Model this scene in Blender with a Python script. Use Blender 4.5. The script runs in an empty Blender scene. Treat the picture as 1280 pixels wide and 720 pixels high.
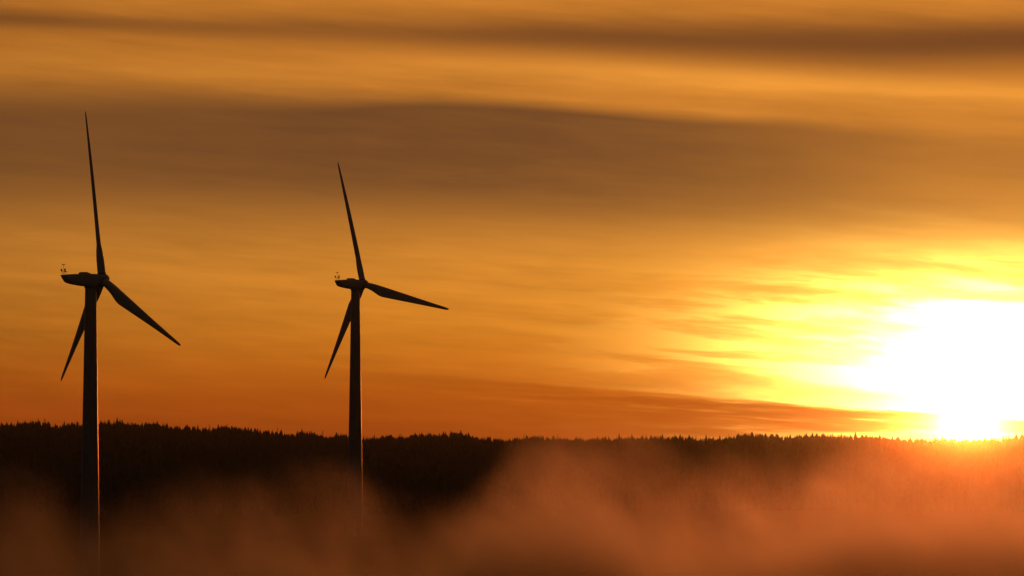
import bpy, math, random
import numpy as np
from mathutils import Vector, Matrix

R = math.radians
scene = bpy.context.scene
C = scene.collection

# ------------------------------------------------------------------ camera
FPX = 640 / math.tan(R(7.0))          # focal length in photo pixels (14 degree lens)
EYE_Y = 572.0                         # photo row of the eye-level horizon
CAM_Z = 31.5
PITCH = math.atan((EYE_Y - 360) / FPX)
cam_d = bpy.data.cameras.new('camera')
cam = bpy.data.objects.new('camera', cam_d)
C.objects.link(cam)
cam_d.sensor_width = 36.0
cam_d.lens = 18.0 / math.tan(R(7.0))
cam_d.clip_start = 0.5
cam_d.clip_end = 60000.0
cam.location = (0, 0, CAM_Z)
cam.rotation_euler = (R(90) + PITCH, 0, 0)
scene.camera = cam


def at(px, py, y):
    """photo pixel -> point on the vertical plane at distance y in front of the camera"""
    cx, cy = (px - 640) / FPX, (360 - py) / FPX
    d = Vector((cx, math.cos(PITCH) - cy * math.sin(PITCH), math.sin(PITCH) + cy * math.cos(PITCH)))
    return Vector((0, 0, CAM_Z)) + d * (y / d.y)


def deg_x(px):                        # photo column -> degrees right of straight ahead
    return (px - 640) / FPX * 57.2958


def deg_e(py):                        # photo row -> degrees above eye level
    return (EYE_Y - py) / FPX * 57.2958


# ------------------------------------------------------------------ world / sky
SUN_AZ = deg_x(1208)
SUN_EL = deg_e(531)
LAMP_EL = 0.62
world = bpy.data.worlds.new('World')
scene.world = world
world.use_nodes = True


class Nodes:
    """tiny expression builder on top of a node tree"""

    def __init__(s, tree):
        s.t = tree
        tree.nodes.clear()

    def new(s, kind, **kw):
        n = s.t.nodes.new(kind)
        for k, v in kw.items():
            setattr(n, k, v)
        return n

    def put(s, sock, v):
        if isinstance(v, E):
            s.t.links.new(v.o, sock)
        elif isinstance(v, bpy.types.NodeSocket):
            s.t.links.new(v, sock)
        else:
            sock.default_value = v

    def m(s, op, a, b=None, c=None):
        n = s.new('ShaderNodeMath', operation=op)
        for i, v in enumerate((a, b, c)):
            if v is not None:
                s.put(n.inputs[i], v)
        return E(s, n.outputs[0])

    def vec(s, x, y, z):
        n = s.new('ShaderNodeCombineXYZ')
        for i, v in enumerate((x, y, z)):
            s.put(n.inputs[i], v)
        return n.outputs[0]

    def noise(s, vec, scale=1.0, detail=2.0, rough=0.5, dist=0.0):
        n = s.new('ShaderNodeTexNoise', noise_dimensions='3D')
        s.put(n.inputs['Vector'], vec)
        n.inputs['Scale'].default_value = scale
        n.inputs['Detail'].default_value = detail
        n.inputs['Roughness'].default_value = rough
        n.inputs['Distortion'].default_value = dist
        return E(s, n.outputs[0])

    def step(s, a, b, x):             # smoothstep, also falling when a > b
        n = s.new('ShaderNodeMapRange', interpolation_type='SMOOTHSTEP')
        s.put(n.inputs[0], x)
        if a < b:
            n.inputs[1].default_value, n.inputs[2].default_value = a, b
        else:
            n.inputs[1].default_value, n.inputs[2].default_value = b, a
            n.inputs[3].default_value, n.inputs[4].default_value = 1.0, 0.0
        return E(s, n.outputs[0])

    def mix(s, f, a, b):
        n = s.new('ShaderNodeMix', data_type='RGBA')
        s.put(n.inputs[0], f)
        s.put(n.inputs[6], a)
        s.put(n.inputs[7], b)
        return n.outputs[2]

    def scale(s, col, f):
        n = s.new('ShaderNodeVectorMath', operation='SCALE')
        s.put(n.inputs[0], col)
        s.put(n.inputs[3], f)
        return n.outputs[0]

    def vop(s, op, a, b):
        n = s.new('ShaderNodeVectorMath', operation=op)
        s.put(n.inputs[0], a)
        s.put(n.inputs[1], b)
        return n.outputs[0]


class E:
    def __init__(s, n, o):
        s.n, s.o = n, o

    def __add__(s, b): return s.n.m('ADD', s, b)
    def __radd__(s, b): return s.n.m('ADD', b, s)
    def __sub__(s, b): return s.n.m('SUBTRACT', s, b)
    def __rsub__(s, b): return s.n.m('SUBTRACT', b, s)
    def __mul__(s, b): return s.n.m('MULTIPLY', s, b)
    def __rmul__(s, b): return s.n.m('MULTIPLY', b, s)
    def __truediv__(s, b): return s.n.m('DIVIDE', s, b)
    def __neg__(s): return s.n.m('MULTIPLY', s, -1.0)
    def exp(s): return s.n.m('EXPONENT', s)
    def sq(s): return s.n.m('MULTIPLY', s, s)
    def sqrt(s): return s.n.m('SQRT', s)
    def max(s, b): return s.n.m('MAXIMUM', s, b)
    def min(s, b): return s.n.m('MINIMUM', s, b)
    def pow(s, b): return s.n.m('POWER', s, b)


def build_sky():
    n = Nodes(world.node_tree)
    geo = n.new('ShaderNodeTexCoord')
    sep = n.new('ShaderNodeSeparateXYZ')
    d = geo.outputs['Generated']
    n.put(sep.inputs[0], d)
    x, y, z = (E(n, sep.outputs[i]) for i in range(3))
    X = x * 57.2958                   # degrees to the side
    EL = z.max(-0.02) * 57.2958       # degrees up

    def line(*pts):
        """elevation (deg) of a cloud edge as a function of X, through photo points"""
        c = n.new('ShaderNodeFloatCurve')
        lo, hi, lo_e, hi_e = -9.0, 9.0, -1.0, 8.0
        n.put(c.inputs['Value'], (X - lo) / (hi - lo))
        cu = c.mapping.curves[0]
        ps = [((deg_x(a) - lo) / (hi - lo), (deg_e(b) - lo_e) / (hi_e - lo_e)) for a, b in pts]
        cu.points[0].location = (0.0, ps[0][1])
        cu.points[1].location = (1.0, ps[-1][1])
        for p in ps:
            cu.points.new(*p)
        c.mapping.update()
        return E(n, c.outputs[0]) * (hi_e - lo_e) + lo_e

    def profile(*pts):
        """0..1 curve over X through photo columns"""
        c = n.new('ShaderNodeFloatCurve')
        lo, hi = -9.0, 9.0
        n.put(c.inputs['Value'], (X - lo) / (hi - lo))
        cu = c.mapping.curves[0]
        cu.points[0].location = (0.0, pts[0][1])
        cu.points[1].location = (1.0, pts[-1][1])
        for a, b in pts:
            cu.points.new((deg_x(a) - lo) / (hi - lo), b)
        c.mapping.update()
        return E(n, c.outputs[0])

    px = 57.2958 / FPX                # one photo pixel in degrees

    # wind-drawn noise: long across, short in height, slightly falling to the right
    zs = z + x * 0.075
    big = n.noise(n.vec(x * 14.0, y * 14.0, zs * 95.0), 1.0, 3.0, 0.55)
    mid = n.noise(n.vec(x * 34.0 + 7.0, y * 34.0, zs * 330.0), 1.0, 3.0, 0.55)
    fine = n.noise(n.vec(x * 70.0 + 3.0, y * 70.0, (z + x * 0.05) * 900.0), 1.0, 2.0, 0.6)
    wisp = n.noise(n.vec(x * 19.0 + 31.0, y * 19.0, (z + x * 0.07) * 165.0), 1.0, 5.0, 0.58, 0.3)
    ew = EL + (big - 0.5) * (9 * px) + (mid - 0.5) * (6 * px)

    # colour of the veiled sky by height
    ramp = n.new('ShaderNodeValToRGB')
    n.put(ramp.inputs[0], EL / 9.0)
    cr = ramp.color_ramp
    cr.interpolation = 'B_SPLINE'
    stops = [(560, (.47, .066, .0040)), (525, (.52, .080, .0046)), (470, (.58, .128, .0070)), (410, (.69, .22, .016)),
             (330, (.72, .267, .032)), (260, (.62, .232, .033)), (160, (.60, .215, .030)), (60, (.66, .225, .027)),
             (-60, (.66, .225, .028)), (-245, (.40, .14, .025))]
    while len(cr.elements) < len(stops):
        cr.elements.new(0.5)
    for e, (py, col) in zip(cr.elements, stops):
        e.position = max(0.0, deg_e(py) / 9.0)
        e.color = (*col, 1)
    base = ramp.outputs[0]

    # light and dark veils everywhere
    veil = 0.74 + big * 0.40 + (mid - 0.5) * 0.42 + (fine - 0.5) * 0.13
    side = 0.97 + X * 0.014           # brighter towards the sun side
    col = n.scale(base, veil * side.max(0.35).min(1.25))

    # the broad grey-brown altostratus sheet
    top1 = line((0, 112), (300, 118), (640, 128), (900, 147), (1280, 168))
    h1 = top1 - ew
    soft = profile((0, .32), (350, .45), (620, 1.0), (900, 1.0), (1280, .40))
    sh1 = n.step(-9 * px, 12 * px, h1 * soft) * n.step(205 * px, 85 * px, h1)
    op1 = profile((0, .82), (250, .90), (640, 1.0), (850, .92), (1050, .70), (1280, .46)) * (0.98 + (mid - 0.5) * 0.35)
    col = n.mix((sh1 * op1).min(1.0).max(0.0), col, (.150, .060, .020, 1))
    # the darker band above it
    c2 = line((0, 28), (250, 36), (640, 44), (900, 52), (1100, 58), (1280, 56))
    w2 = profile((0, .14), (300, .17), (640, .26), (1000, .36), (1280, .40)) * 1.0
    d2 = (ew - c2) / w2
    sh2 = (-(d2.sq())).exp()
    op2 = profile((0, .75), (200, .62), (420, .66), (640, .85), (1000, .96), (1280, 1.0))
    col = n.mix((sh2 * op2).min(1.0), col, (.158, .055, .016, 1))
    # thin sunlit crest between the two
    c3 = line((0, 84), (400, 90), (640, 86), (900, 100), (1280, 122))
    crest = (-(((ew - c3) / 0.17).sq())).exp() * profile((0, .10), (640, .22), (900, .42), (1280, .34))

    # glow of the hidden sun through the cloud
    gx = (X - deg_x(1238))
    ge = (EL - deg_e(442)) + (mid - 0.5) * (26 * px) + (wisp - 0.5) * (30 * px)
    up = n.step(-0.2, 0.6, ge)
    dist = ((gx / 1.28).sq() + (ge * (1.35 + up * 0.95)).sq() + 0.02).sqrt()
    streak = (-((wisp - 0.46).max(0.0) * 13.0 * n.step(deg_e(560), deg_e(440), EL) * n.step(deg_e(300), deg_e(380), EL))).exp()
    glow = ((-(dist / (60 * px))).exp() * 120.0 * (0.25 + streak * 0.75)).min(26.0)
    halo = (-(dist / (300 * px))).exp() * 0.50 * (0.45 + big * 1.1)
    # low stratus along the horizon
    top4 = line((0, 440), (330, 452), (560, 470), (760, 486), (1000, 505), (1180, 519), (1280, 526))
    h4 = top4 - (EL + (mid - 0.5) * (9 * px) + (wisp - 0.5) * (7 * px))
    rip = n.noise(n.vec(x * 46.0, y * 46.0, (z + x * 0.055) * 760.0), 1.0, 3.0, 0.55)
    s4 = n.step(-2 * px, 6 * px, h4)
    dens4 = (0.55 + (rip - 0.42) * 2.6).max(0.12).min(1.0) * s4 * profile((0, .25), (330, .50), (560, .92), (800, 1.0), (1280, 1.0))
    gap = n.step(deg_e(536), deg_e(542), EL) * n.step(1.5, 4.5, X)      # clear slit just over the forest
    dens4 = dens4 * (1.0 - gap * 0.75) * (0.55 + n.step(60 * px, 8 * px, h4) * 0.45)
    thru = (-(dens4 * 5.2)).exp()
    glow = glow * thru
    col = n.mix(dens4 * 0.75, col, n.scale(base, 0.86))

    warm = n.vec(1.0, .57, .105)
    col = n.vop('ADD', col, n.scale(n.vec(.62, .27, .035), crest))
    col = n.vop('ADD', col, n.scale(warm, glow))
    col = n.vop('ADD', col, n.scale(n.vec(1.0, .36, .022), halo * (1.0 - dens4 * 0.80)))

    # the disc itself, shining through the stratus, with its tight aureole
    sx = X - SUN_AZ
    se = EL - SUN_EL
    sd = (sx.sq() + se.sq()).sqrt()
    front = n.step(0.0, 0.1, y)
    disc = n.step(0.36, 0.22, sd) * 60.0 + (-(sd / 0.17)).exp() * 40.0
    col = n.vop('ADD', col, n.scale(n.vec(1.0, .68, .22), disc * front))

    # clear air behind the cloud, and the fall-off of the light away from the sun
    sun_v = Vector((math.sin(R(SUN_AZ)) * math.cos(R(SUN_EL)), math.cos(R(SUN_AZ)) * math.cos(R(SUN_EL)), math.sin(R(SUN_EL))))
    dot = n.new('ShaderNodeVectorMath', operation='DOT_PRODUCT')
    n.put(dot.inputs[0], d)
    dot.inputs[1].default_value = sun_v
    ang = n.m('ARCCOSINE', E(n, dot.outputs['Value']).min(1.0).max(-1.0)) * 57.2958
    fall = (-((ang / 30.0).sq())).exp() * 0.985 + 0.015
    col = n.vop('ADD', n.scale(col, fall), n.scale(n.vec(.0095, .0082, .0076), 1.0 - fall))   # dusk grey opposite the sun
    sky = n.new('ShaderNodeTexSky', sky_type='NISHITA')
    sky.sun_disc = False
    sky.sun_elevation = R(LAMP_EL)
    sky.sun_rotation = R(SUN_AZ)
    sky.air_density = 1.6
    sky.dust_density = 4.0
    sky.ozone_density = 1.0
    clear = n.scale(n.vop('MULTIPLY', sky.outputs[0], n.vec(1.0, .55, .25)), 0.003)
    col = n.vop('ADD', col, clear)
    bg = n.new('ShaderNodeBackground')
    n.put(bg.inputs[0], col)
    bg.inputs[1].default_value = 1.0
    out = n.new('ShaderNodeOutputWorld')
    n.put(out.inputs[0], bg.outputs[0])


build_sky()

# ------------------------------------------------------------------ sun lamp
sun_d = bpy.data.lights.new('sun', 'SUN')
sun_d.energy = 0.28
sun_d.angle = R(0.8)
sun_d.color = (1.0, 0.125, 0.008)
sun = bpy.data.objects.new('sun', sun_d)
C.objects.link(sun)
sv = Vector((math.sin(R(SUN_AZ)) * math.cos(R(LAMP_EL)), math.cos(R(SUN_AZ)) * math.cos(R(LAMP_EL)), math.sin(R(LAMP_EL))))
sun.rotation_euler = sv.to_track_quat('Z', 'Y').to_euler()

vs = scene.view_settings
vs.view_transform = 'Standard'
vs.look = 'None'
vs.exposure = 0.0
vs.gamma = 1.0
vs.use_curve_mapping = False
scene.cycles.max_bounces = 4
scene.cycles.diffuse_bounces = 2
scene.cycles.glossy_bounces = 2
scene.cycles.transparent_max_bounces = 8
scene.cycles.volume_bounces = 0
scene.cycles.volume_max_steps = 256
scene.cycles.use_denoising = True
scene.render.film_transparent = False


# ------------------------------------------------------------------ helpers
def mesh_obj(name, verts, faces, mat, parent=None, smooth=False, loc=None):
    me = bpy.data.meshes.new(name)
    me.from_pydata([tuple(v) for v in verts], [], faces)
    me.update()
    if smooth:
        me.polygons.foreach_set('use_smooth', [True] * len(me.polygons))
    if mat:
        me.materials.append(mat)
    o = bpy.data.objects.new(name, me)
    C.objects.link(o)
    if parent:
        o.parent = parent
    if loc is not None:
        o.location = loc
    return o


def tag(o, label=None, cat=None, group=None, kind=None):
    for k, v in (('label', label), ('category', cat), ('group', group), ('kind', kind)):
        if v:
            o[k] = v
    return o


def empty(name, loc):
    o = bpy.data.objects.new(name, None)
    C.objects.link(o)
    o.location = loc
    o.empty_display_size = 1.0
    return o


class MB:
    def __init__(s):
        s.v, s.f = [], []

    def add(s, vs_, fs_):
        b = len(s.v)
        s.v += [Vector(v) for v in vs_]
        s.f += [tuple(i + b for i in f) for f in fs_]
        return s

    def rings(s, rings, cap0=True, cap1=True):
        """loft closed rings of equal vertex count"""
        k = len(rings[0])
        vs_ = [p for r in rings for p in r]
        fs_ = []
        for i in range(len(rings) - 1):
            for j in range(k):
                a, b = i * k + j, i * k + (j + 1) % k
                fs_.append((a, b, b + k, a + k))
        if cap0:
            fs_.append(tuple(reversed(range(k))))
        if cap1:
            fs_.append(tuple(range((len(rings) - 1) * k, len(rings) * k)))
        return s.add(vs_, fs_)

    def tube(s, p0, p1, r0, r1=None, k=8):
        p0, p1 = Vector(p0), Vector(p1)
        r1 = r0 if r1 is None else r1
        q = (p1 - p0).to_track_quat('Z', 'Y')
        ring = [Vector((math.cos(2 * math.pi * i / k), math.sin(2 * math.pi * i / k), 0)) for i in range(k)]
        return s.rings([[p0 + q @ (v * r0) for v in ring], [p1 + q @ (v * r1) for v in ring]])

    def lathe(s, prof, k=32, mat=None):
        rings = [[Vector((r * math.cos(2 * math.pi * i / k), r * math.sin(2 * math.pi * i / k), z)) for i in range(k)] for r, z in prof]
        if mat:
            rings = [[mat @ v for v in r] for r in rings]
        return s.rings(rings)

    def box(s, lo, hi):
        (a, b, c), (d, e, f) = lo, hi
        return s.add([(a, b, c), (d, b, c), (d, e, c), (a, e, c), (a, b, f), (d, b, f), (d, e, f), (a, e, f)],
                     [(3, 2, 1, 0), (4, 5, 6, 7), (0, 1, 5, 4), (1, 2, 6, 5), (2, 3, 7, 6), (3, 0, 4, 7)])

    def build(s, name, mat, parent=None, smooth=False):
        return mesh_obj(name, s.v, s.f, mat, parent, smooth)


def material(name, c0, c1, scale=1.0, rough=0.6, spec=0.5, bump=0.0, detail=4.0, stretch=(1, 1, 1)):
    m = bpy.data.materials.new(name)
    m.use_nodes = True
    n = Nodes(m.node_tree)
    tc = n.new('ShaderNodeTexCoord')
    v = n.vop('MULTIPLY', tc.outputs['Object'], n.vec(*map(float, stretch)))
    t = n.noise(v, scale, detail, 0.6)
    p = n.new('ShaderNodeBsdfPrincipled')
    n.put(p.inputs['Base Color'], n.mix(n.step(0.3, 0.7, t), (*c0, 1), (*c1, 1)))
    n.put(p.inputs['Roughness'], rough + (t - 0.5) * 0.15)
    p.inputs['Specular IOR Level'].default_value = spec
    if bump:
        b = n.new('ShaderNodeBump')
        b.inputs['Strength'].default_value = bump
        n.put(b.inputs['Height'], t)
        n.put(p.inputs['Normal'], b.outputs[0])
    o = n.new('ShaderNodeOutputMaterial')
    n.put(o.inputs[0], p.outputs[0])
    return m


M_TOWER = material('tower_paint', (.32, .33, .33), (.40, .41, .41), 0.35, 0.28, 0.5, 0.0, 5.0, (1, 1, .15))
M_NAC = material('nacelle_gelcoat', (.48, .49, .50), (.58, .59, .60), 0.8, 0.4)
M_BLADE = material('blade_gelcoat', (.52, .53, .54), (.60, .61, .61), 0.5, 0.4, 0.5, 0.0, 4.0, (1, 1, .2))
M_STEEL = material('galvanised_steel', (.18, .18, .18), (.26, .26, .26), 3.0, 0.5)
M_LAMP = material('red_lamp_glass', (.30, .02, .015), (.38, .03, .02), 3.0, 0.25)
M_CONC = material('concrete', (.26, .25, .23), (.36, .35, .33), 0.7, 0.85, 0.3, 0.3)
M_NEEDLE = material('spruce_needles', (.020, .034, .014), (.045, .065, .028), 0.25, 0.8, 0.2)
M_BARK = material('spruce_bark', (.05, .035, .025), (.09, .065, .045), 1.5, 0.9, 0.2)
M_GROUND = material('meadow_ground', (.022, .030, .012), (.045, .046, .022), 0.02, 0.95, 0.0, 0.0, 6.0)

# ------------------------------------------------------------------ terrain
RIDGE_Y = 4400.0
SKYLINE = [(-500, 534), (-250, 532), (0, 531), (60, 528), (100, 531), (135, 529), (200, 531), (290, 534), (350, 538), (420, 544), (460, 545),
           (520, 543), (570, 543), (600, 546), (640, 549), (690, 546), (760, 549), (800, 548), (870, 546),
           (950, 543), (1040, 545), (1100, 545), (1160, 548), (1208, 549), (1280, 544), (1500, 541), (1800, 545)]
_sx = np.array([(p - 640) / FPX * RIDGE_Y for p, _ in SKYLINE])
_sz = np.array([CAM_Z + (EYE_Y - q) / FPX * RIDGE_Y for _, q in SKYLINE])
TREE_H = 17.0


def ridge_ground(x):
    return np.interp(x, _sx, _sz) - TREE_H


def ss(a, b, t):
    t = np.clip((t - a) / (b - a), 0, 1)
    return t * t * (3 - 2 * t)


def ground_z(x, y):
    x = np.asarray(x, float)
    y = np.asarray(y, float)
    near = 6.0 + 24.0 * (1 - ss(15, 230, np.hypot(x, y)))                          # the knoll the camera stands on
    z = near
    z = z + (10.5 - 6.0) * ss(850, 1080, y) * (1 - ss(1300, 2200, y))
    z = z - 6.0 * np.exp(-((y - 834) / 150) ** 2)
    rz = ridge_ground(x)
    up = ss(2500, RIDGE_Y, y)
    z = z * (1 - up) + rz * up
    z = z * (1 - ss(RIDGE_Y + 60, RIDGE_Y + 2500, y) * 0.8)
    return z + 0.6 * np.sin(x / 71.0 + y / 130.0) * ss(200, 700, y)


ys = np.concatenate([np.linspace(-1500, -100, 12), np.linspace(-80, 300, 39), np.linspace(330, 1500, 60), np.linspace(1540, 4800, 90), np.linspace(4900, 11500, 34)])
xs = np.concatenate([np.linspace(-5500, -1500, 14), np.linspace(-1400, -300, 32), np.linspace(-280, 280, 57), np.linspace(300, 1400, 32), np.linspace(1500, 5500, 14)])
XX, YY = np.meshgrid(xs, ys)
ZZ = ground_z(XX, YY)
nx, ny = len(xs), len(ys)
gv = np.stack([XX.ravel(), YY.ravel(), ZZ.ravel()], 1)
gf = [(j * nx + i, j * nx + i + 1, (j + 1) * nx + i + 1, (j + 1) * nx + i) for j in range(ny - 1) for i in range(nx - 1)]
g = mesh_obj('ground', gv, gf, M_GROUND, smooth=True)
tag(g, kind='structure')


# ------------------------------------------------------------------ wind turbines
HUB_H = 67.0


def smooth01(t):
    t = max(0.0, min(1.0, t))
    return t * t * (3 - 2 * t)


def blade_rings():
    """span along +Z, leading edge towards +X, suction side towards +Y"""
    k = 20
    rings = []
    rs = [0.7, 1.3, 2.0, 2.8, 3.7, 4.7, 5.8, 7.0, 8.5, 10.5, 13, 16, 19, 22, 25, 27.5, 29.8, 31.4, 32.5, 33.2, 33.55]
    for r in rs:
        t = smooth01((r - 1.2) / 7.0)                      # round root -> airfoil
        if r <= 8.0:
            chord = 1.6 + (2.75 - 1.6) * t
        else:
            chord = 2.75 - (2.75 - 0.75) * ((r - 8.0) / (31.4 - 8.0)) if r <= 31.4 else 0.75 * math.sqrt(max(0.0, 1 - ((r - 31.4) / 2.2) ** 2))
        chord = max(chord, 0.06)
        thick = 1.0 + (0.30 - 1.0) * t if r < 7 else max(0.16, 0.30 - 0.14 * (r - 7) / 14)
        twist = R(12.0) * (1 - smooth01((r - 4) / 24)) * t + R(1.5)
        ring = []
        for i in range(k):
            a = 2 * math.pi * i / k
            circ = Vector((math.cos(a) * 0.5, math.sin(a) * 0.5, 0))
            u = 0.5 * (1 - math.cos(a))                    # 0 at the nose, 1 at the tail
            yt = 5 * (0.2969 * math.sqrt(u) - 0.126 * u - 0.3516 * u * u + 0.2843 * u ** 3 - 0.1015 * u ** 4)
            af = Vector((0.30 - u, yt * (1 if a <= math.pi else -1), 0))
            p = Vector((circ.x * (1 - t) + af.x * t, (circ.y * (1 - t) + af.y * t) * (thick if t > 0 else 1.0), 0)) * chord
            if t == 0:
                p = circ * chord
            c, s_ = math.cos(twist), math.sin(twist)
            ring.append(Vector((p.x * c + p.y * s_, -p.x * s_ + p.y * c, r)))
        rings.append(ring)
    return rings


BLADE = blade_rings()


def nacelle_section(x, zt, zb, w):
    """rounded box section across the nacelle axis; zt/zb relative to the shaft"""
    k = 24
    pts = []
    zc, hh, hw = (zt + zb) / 2, (zt - zb) / 2, w / 2
    for i in range(k):
        a = 2 * math.pi * i / k
        ca, sa = math.cos(a), math.sin(a)
        e = 0.38
        pts.append(Vector((x, hw * math.copysign(abs(ca) ** e, ca), zc + hh * math.copysign(abs(sa) ** e, sa))))
    return pts


def turbine(px_tower, px_hub_row, dist, phi, theta, tilt, cone, label):
    hub_pt = at(px_tower, px_hub_row, dist)
    base = Vector((hub_pt.x, dist, hub_pt.z - HUB_H))
    t = empty('wind_turbine', base)
    tag(t, label, 'wind turbine', 'wind turbines above the fog')
    # foundation, tower
    MB().lathe([(4.6, -2.6), (4.6, -0.1), (4.2, 0.22), (2.6, 0.30)], 40).build('foundation', M_CONC, t)
    prof = []
    top_z = HUB_H - 1.42
    for i in range(17):
        u = i / 16
        prof.append((2.20 - 1.07 * u ** 0.92, 0.30 + (top_z - 0.30) * u))
    tower = MB().lathe(prof, 64).build('tower', M_TOWER, t, True)
    for zf in (21.5, 44.0):
        u = (zf - 0.3) / (top_z - 0.3)
        rr = 2.20 - 1.07 * u ** 0.92
        MB().lathe([(rr - .05, zf - .07), (rr + .025, zf - .06), (rr + .025, zf + .06), (rr - .05, zf + .07)], 64).build('flange', M_TOWER, tower)
    MB().box((-.45, -2.26, .9), (.45, -2.05, 3.0)).build('door', M_STEEL, tower)
    st = MB()
    for i in range(4):
        st.box((-.6, -3.4 + .28 * i, .25 + .15 * i), (.6, -3.12 + .28 * i, .40 + .15 * i))
    st.build('steps', M_STEEL, t)
    # frame of the rotor
    n0 = Vector((math.sin(phi), math.cos(phi), 0))         # upwind, away from the camera
    z = Vector((0, 0, 1))
    nt = n0 * math.cos(tilt) + z * math.sin(tilt)
    ut = z * math.cos(tilt) - n0 * math.sin(tilt)
    h = Vector((math.cos(phi), -math.sin(phi), 0))
    shaft0 = Vector((0, 0, HUB_H))
    side = Vector((-n0.y, n0.x, 0))
    NM = Matrix(((n0.x, side.x, 0, 0), (n0.y, side.y, 0, 0), (0, 0, 1, HUB_H), (0, 0, 0, 1)))
    # nacelle: level housing with a boat-tail rear
    secs = [(-6.25, .83, .70, 1.5), (-6.0, .86, .34, 2.0), (-5.35, .93, -.55, 2.5), (-4.9, .98, -.78, 2.7), (-4.0, 1.04, -1.0, 2.8), (-2.4, 1.10, -1.24, 2.9),
            (-.8, 1.16, -1.40, 2.9), (.6, 1.16, -1.40, 2.8), (1.15, 1.12, -1.26, 2.6), (1.38, 1.0, -1.1, 2.3)]
    mb = MB().rings([nacelle_section(*s) for s in secs])
    mb.v = [NM @ v for v in mb.v]
    nac = mb.build('nacelle', M_NAC, t, True)
    mb = MB().rings([nacelle_section(-2.35, 1.30, 1.0, 1.5), nacelle_section(-2.2, 1.48, 1.0, 1.6), nacelle_section(-1.1, 1.50, 1.0, 1.6), nacelle_section(-.45, 1.30, 1.0, 1.5)])
    mb.v = [NM @ v for v in mb.v]
    mb.build('roof_hatch', M_NAC, nac, True)
    mb = MB().lathe([(1.22, HUB_H - 1.75), (1.28, HUB_H - 1.70), (1.28, HUB_H - 1.30), (1.22, HUB_H - 1.25)], 48)
    mb.build('yaw_ring', M_STEEL, t)
    # weather mast at the tail: frame, two cup anemometers, a vane, a lightning rod and the obstruction lamps
    fr = MB()
    fr.tube((-5.95, -.55, .82), (-5.95, -.55, 1.75), .035).tube((-5.95, .55, .82), (-5.95, .55, 1.75), .035)
    fr.tube((-6.0, -.9, 1.45), (-6.0, .9, 1.45), .035).tube((-5.95, 0, .82), (-5.95, 0, 2.75), .03)
    fr.v = [NM @ v for v in fr.v]
    fr.build('sensor_frame', M_STEEL, nac)
    for sy in (-.85, .85):
        a = MB().tube((-6.0, sy, 1.45), (-6.0, sy, 1.72), .05)
        a.lathe([(.10, 1.66), (.19, 1.72), (.19, 1.95), (.10, 2.04), (.03, 2.08)], 14, Matrix.Translation((-6.0, sy, 0)))
        a.v = [NM @ v for v in a.v]
        a.build('obstruction_lamp', M_LAMP, nac, True)
    an = MB().tube((-5.95, 0, 2.7), (-5.95, 0, 2.95), .05)
    for q in range(3):
        ca, sa = math.cos(2.1 * q), math.sin(2.1 * q)
        an.tube((-5.95, 0, 2.9), (-5.95 + .25 * ca, .25 * sa, 2.9), .02)
        an.lathe([(.02, 2.80), (.08, 2.84), (.11, 2.90), (.08, 2.96), (.02, 3.0)], 10, Matrix.Translation((-5.95 + .28 * ca, .28 * sa, 0)))
    an.v = [NM @ v for v in an.v]
    an.build('cup_anemometer', M_STEEL, nac)
    va = MB().tube((-5.3, 0, .95), (-5.3, 0, 1.5), .03).box((-5.75, -.015, 1.38), (-5.35, .015, 1.62)).tube((-5.4, 0, 1.5), (-4.95, 0, 1.5), .025)
    va.v = [NM @ v for v in va.v]
    va.build('wind_vane', M_STEEL, nac)
    # hub with spinner, on the tilted shaft
    q = Matrix((h, ut, nt)).transposed().to_4x4()
    hub_c = shaft0 + n0 * 2.5 + z * 0.04
    HM = Matrix.Translation(hub_c) @ q
    hub = MB().lathe([(.9, -1.12), (1.12, -1.0), (1.22, -.5), (1.24, 0), (1.2, .45), (1.05, .9), (.80, 1.22), (.45, 1.45), (.15, 1.53), (.03, 1.54)], 40, HM).build('hub', M_NAC, t, True)
    for kx in range(3):
        th = theta + kx * 2 * math.pi / 3
        dvec = ut * math.cos(th) + h * math.sin(th)
        e = ut * math.sin(th) - h * math.cos(th)           # towards the leading edge
        dc = dvec * math.cos(cone) + nt * math.sin(cone)
        nn = nt * math.cos(cone) - dvec * math.sin(cone)
        bm = MB().rings([[hub_c + e * v.x - nn * v.y + dc * (v.z * 1.022) for v in ring] for ring in BLADE])
        b = bm.build('blade', M_BLADE, t, True)
        col = MB().rings([[hub_c + (e * math.cos(a) + nn * math.sin(a)) * .86 + dc * rr for a in [2 * math.pi * i / 28 for i in range(28)]] for rr in (.9, 1.42)])
        col.build('root_collar', M_STEEL, b, True)
    return t


turbine(113.5, 349.6, 834.0, R(60.2), R(-5.9), R(5.9), R(2.0),
        'larger wind turbine on the left, one blade almost straight up')
turbine(444.3, 355.0, 1101.0, R(51.3), R(-17.0), R(5.6), R(3.6),
        'smaller wind turbine farther right with its top blade leaning left')

# ------------------------------------------------------------------ forest
rng = np.random.default_rng(7)


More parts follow.
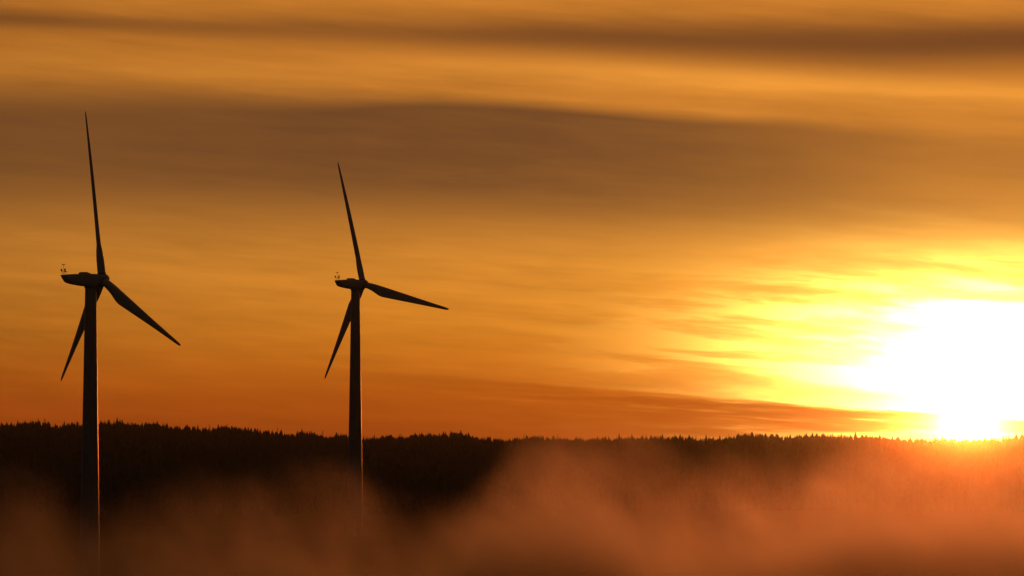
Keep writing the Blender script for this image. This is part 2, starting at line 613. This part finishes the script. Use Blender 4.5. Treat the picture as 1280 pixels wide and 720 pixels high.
def spruce_mass(xyzh):
    """many far spruces as one mesh: each a stack of ragged whorls"""
    T = len(xyzh)
    seg, tiers = 6, 3
    per = tiers * (seg + 1)
    V = np.zeros((T, per, 3), np.float32)
    h = xyzh[:, 3]
    wid = h * rng.uniform(.15, .23, T)
    lean = rng.normal(0, .012, (T, 2))
    ph = rng.uniform(0, 6.28, T)
    lo = [0.12, 0.42, 0.68]
    hi = [0.66, 0.86, 1.0]
    rw = [1.0, 0.74, 0.46]
    for k in range(tiers):
        o = k * (seg + 1)
        for j in range(seg):
            a = ph + k * .5 + j * 2 * math.pi / seg
            rr = wid * rw[k] * rng.uniform(.65, 1.25, T)
            zz = h * (lo[k] + rng.uniform(-.04, .05, T))
            V[:, o + j, 0] = xyzh[:, 0] + np.cos(a) * rr + lean[:, 0] * zz
            V[:, o + j, 1] = xyzh[:, 1] + np.sin(a) * rr + lean[:, 1] * zz
            V[:, o + j, 2] = xyzh[:, 2] + zz
        V[:, o + seg, 0] = xyzh[:, 0] + lean[:, 0] * h * hi[k]
        V[:, o + seg, 1] = xyzh[:, 1] + lean[:, 1] * h * hi[k]
        V[:, o + seg, 2] = xyzh[:, 2] + h * hi[k]
    tri = []
    for k in range(tiers):
        o = k * (seg + 1)
        for j in range(seg):
            tri.append((o + j, o + (j + 1) % seg, o + seg))
    tri = np.array(tri, np.int32)
    F = (tri[None] + (np.arange(T, dtype=np.int32) * per)[:, None, None]).reshape(-1)
    me = bpy.data.meshes.new('forest')
    me.vertices.add(T * per)
    me.vertices.foreach_set('co', V.reshape(-1))
    nf = T * len(tri)
    me.loops.add(nf * 3)
    me.loops.foreach_set('vertex_index', F)
    me.polygons.add(nf)
    me.polygons.foreach_set('loop_start', np.arange(nf, dtype=np.int32) * 3)
    me.update(calc_edges=True)
    me.materials.append(M_NEEDLE)
    o = bpy.data.objects.new('forest', me)
    C.objects.link(o)
    return o


pts = []
N_SLOPE = 36000
fy = 1180 + (RIDGE_Y + 120 - 1180) * rng.random(N_SLOPE) ** 0.72
fx = (rng.random(N_SLOPE) * 2 - 1) * (fy * 0.175 + 40)
fh = np.clip(rng.normal(15.2, 1.9, N_SLOPE), 9, 21)
# a denser crest, where single tips stand against the sky
N_CREST = 650
cy = RIDGE_Y + rng.uniform(-60, 60, N_CREST)
cx = (rng.random(N_CREST) * 2 - 1) * 850
ch = np.clip(rng.normal(15.6, 2.0, N_CREST), 10, 20.5)
keep = rng.random(N_SLOPE) < ss(1450, 2500, fy)      # the forest thins out towards the meadow
fh = fh * (.55 + .45 * ss(1400, 2700, fy))
fx, fy, fh = fx[keep], fy[keep], fh[keep]
fx, fy, fh = np.concatenate([fx, cx]), np.concatenate([fy, cy]), np.concatenate([fh, ch])
fh = fh + 1.5 * np.sin(fx / 17.0 + 1.3 * np.sin(fx / 41.0)) + 1.0 * np.sin(fx / 6.3 + fy / 90.0)
fz = ground_z(fx, fy) - 0.3
wood = spruce_mass(np.stack([fx, fy, fz, fh], 1))
tag(wood, 'dark spruce forest covering the far ridge below the sunset sky', 'forest', kind='stuff')


def spruce(px, tip_py, label, seed, wide=1.0):
    """one tree whose tip can be told apart on the skyline"""
    r = random.Random(seed)
    y = RIDGE_Y - 15 + r.uniform(-18, 18)
    tip = at(px, tip_py, y)
    gz = float(ground_z(tip.x, y)) - 0.3
    h = max(14.0, tip.z - gz)
    t = empty('spruce_tree', (tip.x, y, gz))
    tag(t, label, 'tree', 'single spruces standing out on the skyline')
    MB().tube((0, 0, 0), (0, 0, h * .97), .22 + h * .006, .03, 7).build('trunk', M_BARK, t)
    cm = MB()
    w0 = h * r.uniform(.19, .23) * wide
    nt_ = 13
    for i in range(nt_):
        u = (i + r.uniform(-.2, .2)) / nt_
        zc = h * (.10 + .86 * u)
        rad = w0 * (1 - u) ** .85 * r.uniform(.75, 1.2) + .18
        nb = 7 if u < .7 else 5
        for j in range(nb):
            a = 2 * math.pi * (j + r.uniform(-.3, .3)) / nb + i * .7
            rr = rad * r.uniform(.65, 1.2)
            ca, sa = math.cos(a), math.sin(a)
            wv = rr * .36 + .08
            drop = rr * r.uniform(.15, .45)
            # a drooping branch: a thin kite with a keel
            cm.add([(0, 0, zc + .25), (ca * rr * .6 - sa * wv, sa * rr * .6 + ca * wv, zc - drop * .5 - .25),
                    (ca * rr, sa * rr, zc - drop), (ca * rr * .6 + sa * wv, sa * rr * .6 - ca * wv, zc - drop * .5 - .25),
                    (ca * rr * .55, sa * rr * .55, zc - drop * .5 + .2)],
                   [(0, 1, 4), (1, 2, 4), (2, 3, 4), (3, 0, 4), (0, 3, 2, 1)])
    cm.add([(.16, 0, h * .9), (-.08, .14, h * .9), (-.08, -.14, h * .9), (0, 0, h)], [(0, 1, 3), (1, 2, 3), (2, 0, 3)])
    cm.build('crown', M_NEEDLE, t)
    return t


SINGLES = [
    (56, 521, 'tallest spruce on the skyline left of the left turbine', 1.35),
    (80, 526, 'small spruce tip on the skyline midway between tallest left spruce and left tower', .8),
    (93, 526, 'spruce tip on the skyline just left of the left turbine tower', .8),
    (127, 525, 'narrow spruce touching the right edge of the left turbine tower', .8),
    (135, 523, 'broad pointed spruce on the skyline just right of the left turbine tower', 1.3),
    (147, 523.5, 'second tall spruce on the skyline right of the left turbine tower', 1.1),
    (164, 525.5, 'third tall spruce on the skyline right of the left turbine tower', 1.1),
    (196, 525.5, 'thin spruce on the skyline below the tip of the left turbine right blade', .9),
    (204, 527, 'spruce right beside the thin one below the left turbine right blade tip', 1.0),
    (262, 528.5, 'spruce on the skyline left of the midpoint between both turbines', 1.0),
    (284, 527.5, 'tallest spruce on the skyline midway between the two turbine towers', 1.1),
    (347, 532, 'narrow spruce on the skyline where the ridge starts dropping to the right', .9),
    (388, 536.5, 'upper of two close spruces on the falling ridge left of the right tower', .9),
    (403, 536, 'spruce on the skyline below the lower blade tip of the right turbine', .9),
    (427, 541, 'last spruce tip on the skyline just left of the right turbine tower', .8),
    (501, 540, 'first taller spruce on the skyline right of the right turbine tower', 1.0),
    (527, 539.5, 'narrow spruce on the skyline left of below the right turbine blade tip', .9),
    (565, 539, 'tallest spruce on the skyline under the right turbine right blade tip', 1.1),
    (583, 540.5, 'spruce on the skyline a little right of the right turbine blade tip', 1.0),
    (655, 541, 'spruce tip at the left edge of the fog plume reaching the skyline', 1.0),
    (697, 541, 'spruce tip rising above the middle of the fog plume at the skyline', .9),
    (752, 545, 'lowest spruce tip over the right part of the fog plume', .8),
    (785, 543, 'spruce on the skyline at the right end of the fog plume', .9),
    (808, 541, 'left one of the clear dark spruces right of the fog plume', .9),
    (843, 540.5, 'tallest of the clear dark spruces right of the fog plume', 1.1),
    (870, 543, 'short dark spruce at the right of the cluster beyond the fog plume', .9),
    (911, 541, 'spruce on the skyline at the start of the sunward rising ridge', .8),
    (970, 539.5, 'spruce on the skyline well left of the sun under dark low cloud', .9),
    (1041, 541, 'slim spruce against the orange strip left of the setting sun', .9),
    (1099, 539, 'tallest spruce against the yellow strip left of the setting sun', 1.1),
    (1130, 543, 'short spruce against the bright strip nearer the setting sun', .8),
    (1167, 541, 'spruce on the skyline touching the left side of the setting sun', .9),
    (1257, 541, 'spruce on the skyline right of the setting sun near the picture edge', .9),
]
for i, (px_, py_, lab, wd) in enumerate(SINGLES):
    spruce(px_, py_, lab, 100 + i, wd)


# ------------------------------------------------------------------ fog and haze
def box_obj(name, lo, hi):
    return MB().box(lo, hi).build(name, None)


def volume_mat(name):
    m = bpy.data.materials.new(name)
    m.use_nodes = True
    return m, Nodes(m.node_tree)


FOG_Y0, FOG_Y1 = 370.0, 465.0
FOG_MID = 415.0


def fog_bank():
    o = box_obj('fog_bank', (-260, FOG_Y0, -6), (260, FOG_Y1, 44))
    m, n = volume_mat('drifting_fog')
    tc = n.new('ShaderNodeTexCoord')
    sep = n.new('ShaderNodeSeparateXYZ')
    n.put(sep.inputs[0], tc.outputs['Object'])
    x, y, z = (E(n, sep.outputs[i]) for i in range(3))
    mpp = FOG_MID / FPX               # metres per photo pixel at the bank

    def fx_(px):
        return (px - 640) * mpp

    def fz_(py):
        return CAM_Z + (EYE_Y - py) * mpp

    # height of the fog top along the bank
    cur = n.new('ShaderNodeFloatCurve')
    lo, hi, zl, zh = -64.0, 64.0, 20.0, 40.0
    roll = n.noise(n.vec(x * .05, y * .025, z * .05), 1.0, 2.0, .5)
    xw = x + (roll - .5) * 9.0 + (z - 30.0) * -.25
    n.put(cur.inputs['Value'], (xw - lo) / (hi - lo))
    cu = cur.mapping.curves[0]
    pts_ = [(0, 612), (50, 618), (120, 650), (200, 628), (280, 612), (370, 606), (440, 608), (520, 648), (585, 628), (635, 570), (690, 545), (760, 548),
            (810, 566), (870, 590), (940, 592), (1010, 585), (1070, 556), (1150, 545), (1280, 548)]
    ps = [((fx_(a) - lo) / (hi - lo), (fz_(b) - zl) / (zh - zl)) for a, b in pts_]
    cu.points[0].location = (0, ps[0][1])
    cu.points[1].location = (1, ps[-1][1])
    for p in ps:
        cu.points.new(*p)
    cur.mapping.update()
    top = E(n, cur.outputs[0]) * (zh - zl) + zl
    puff = n.noise(n.vec((x + z * .45) * .15, y * .032, (z - x * .12) * .11), 1.0, 3.0, .56, .35)
    edge = top - z + (puff - .5) * 11.0
    lay = n.step(-2.5, 13.0, edge)
    ends = n.step(FOG_Y0, FOG_Y0 + 22, y) * n.step(FOG_Y1, FOG_Y1 - 22, y)
    deep = n.step(5.0, 17.0, top - z)
    dens = lay * (.18 + ((puff - .30) * 3.2).max(0.0) + deep * 1.6) * ends * .0195
    v = n.new('ShaderNodeVolumePrincipled')
    v.inputs['Color'].default_value = (.45, .46, .68, 1)
    v.inputs['Anisotropy'].default_value = .90
    n.put(v.inputs['Density'], dens)
    out = n.new('ShaderNodeOutputMaterial')
    n.put(out.inputs['Volume'], v.outputs[0])
    o.data.materials.append(m)
    m.cycles.volume_step_rate = 0.4
    m.cycles.homogeneous_volume = False
    tag(o, 'low drifting fog bank glowing orange in front of the turbine towers', 'fog', kind='stuff')


def haze():
    o = box_obj('haze', (-5600, -1600, -8), (5600, 11600, 118))
    m, n = volume_mat('thin_haze')
    v = n.new('ShaderNodeVolumePrincipled')
    v.inputs['Color'].default_value = (.95, .93, .90, 1)
    v.inputs['Anisotropy'].default_value = .992
    v.inputs['Density'].default_value = 1.1e-5
    out = n.new('ShaderNodeOutputMaterial')
    w = n.new('ShaderNodeVolumeScatter')              # the fine droplets that spread light to all sides
    w.inputs['Color'].default_value = (.92, .94, .96, 1)
    w.inputs['Anisotropy'].default_value = .2
    w.inputs['Density'].default_value = 2.5e-5
    add = n.new('ShaderNodeAddShader')
    n.put(add.inputs[0], v.outputs[0])
    n.put(add.inputs[1], w.outputs[0])
    n.put(out.inputs['Volume'], add.outputs[0])
    m.cycles.homogeneous_volume = True
    o.data.materials.append(m)
    tag(o, 'thin warm evening haze over the whole valley', 'haze', kind='stuff')


fog_bank()
haze()
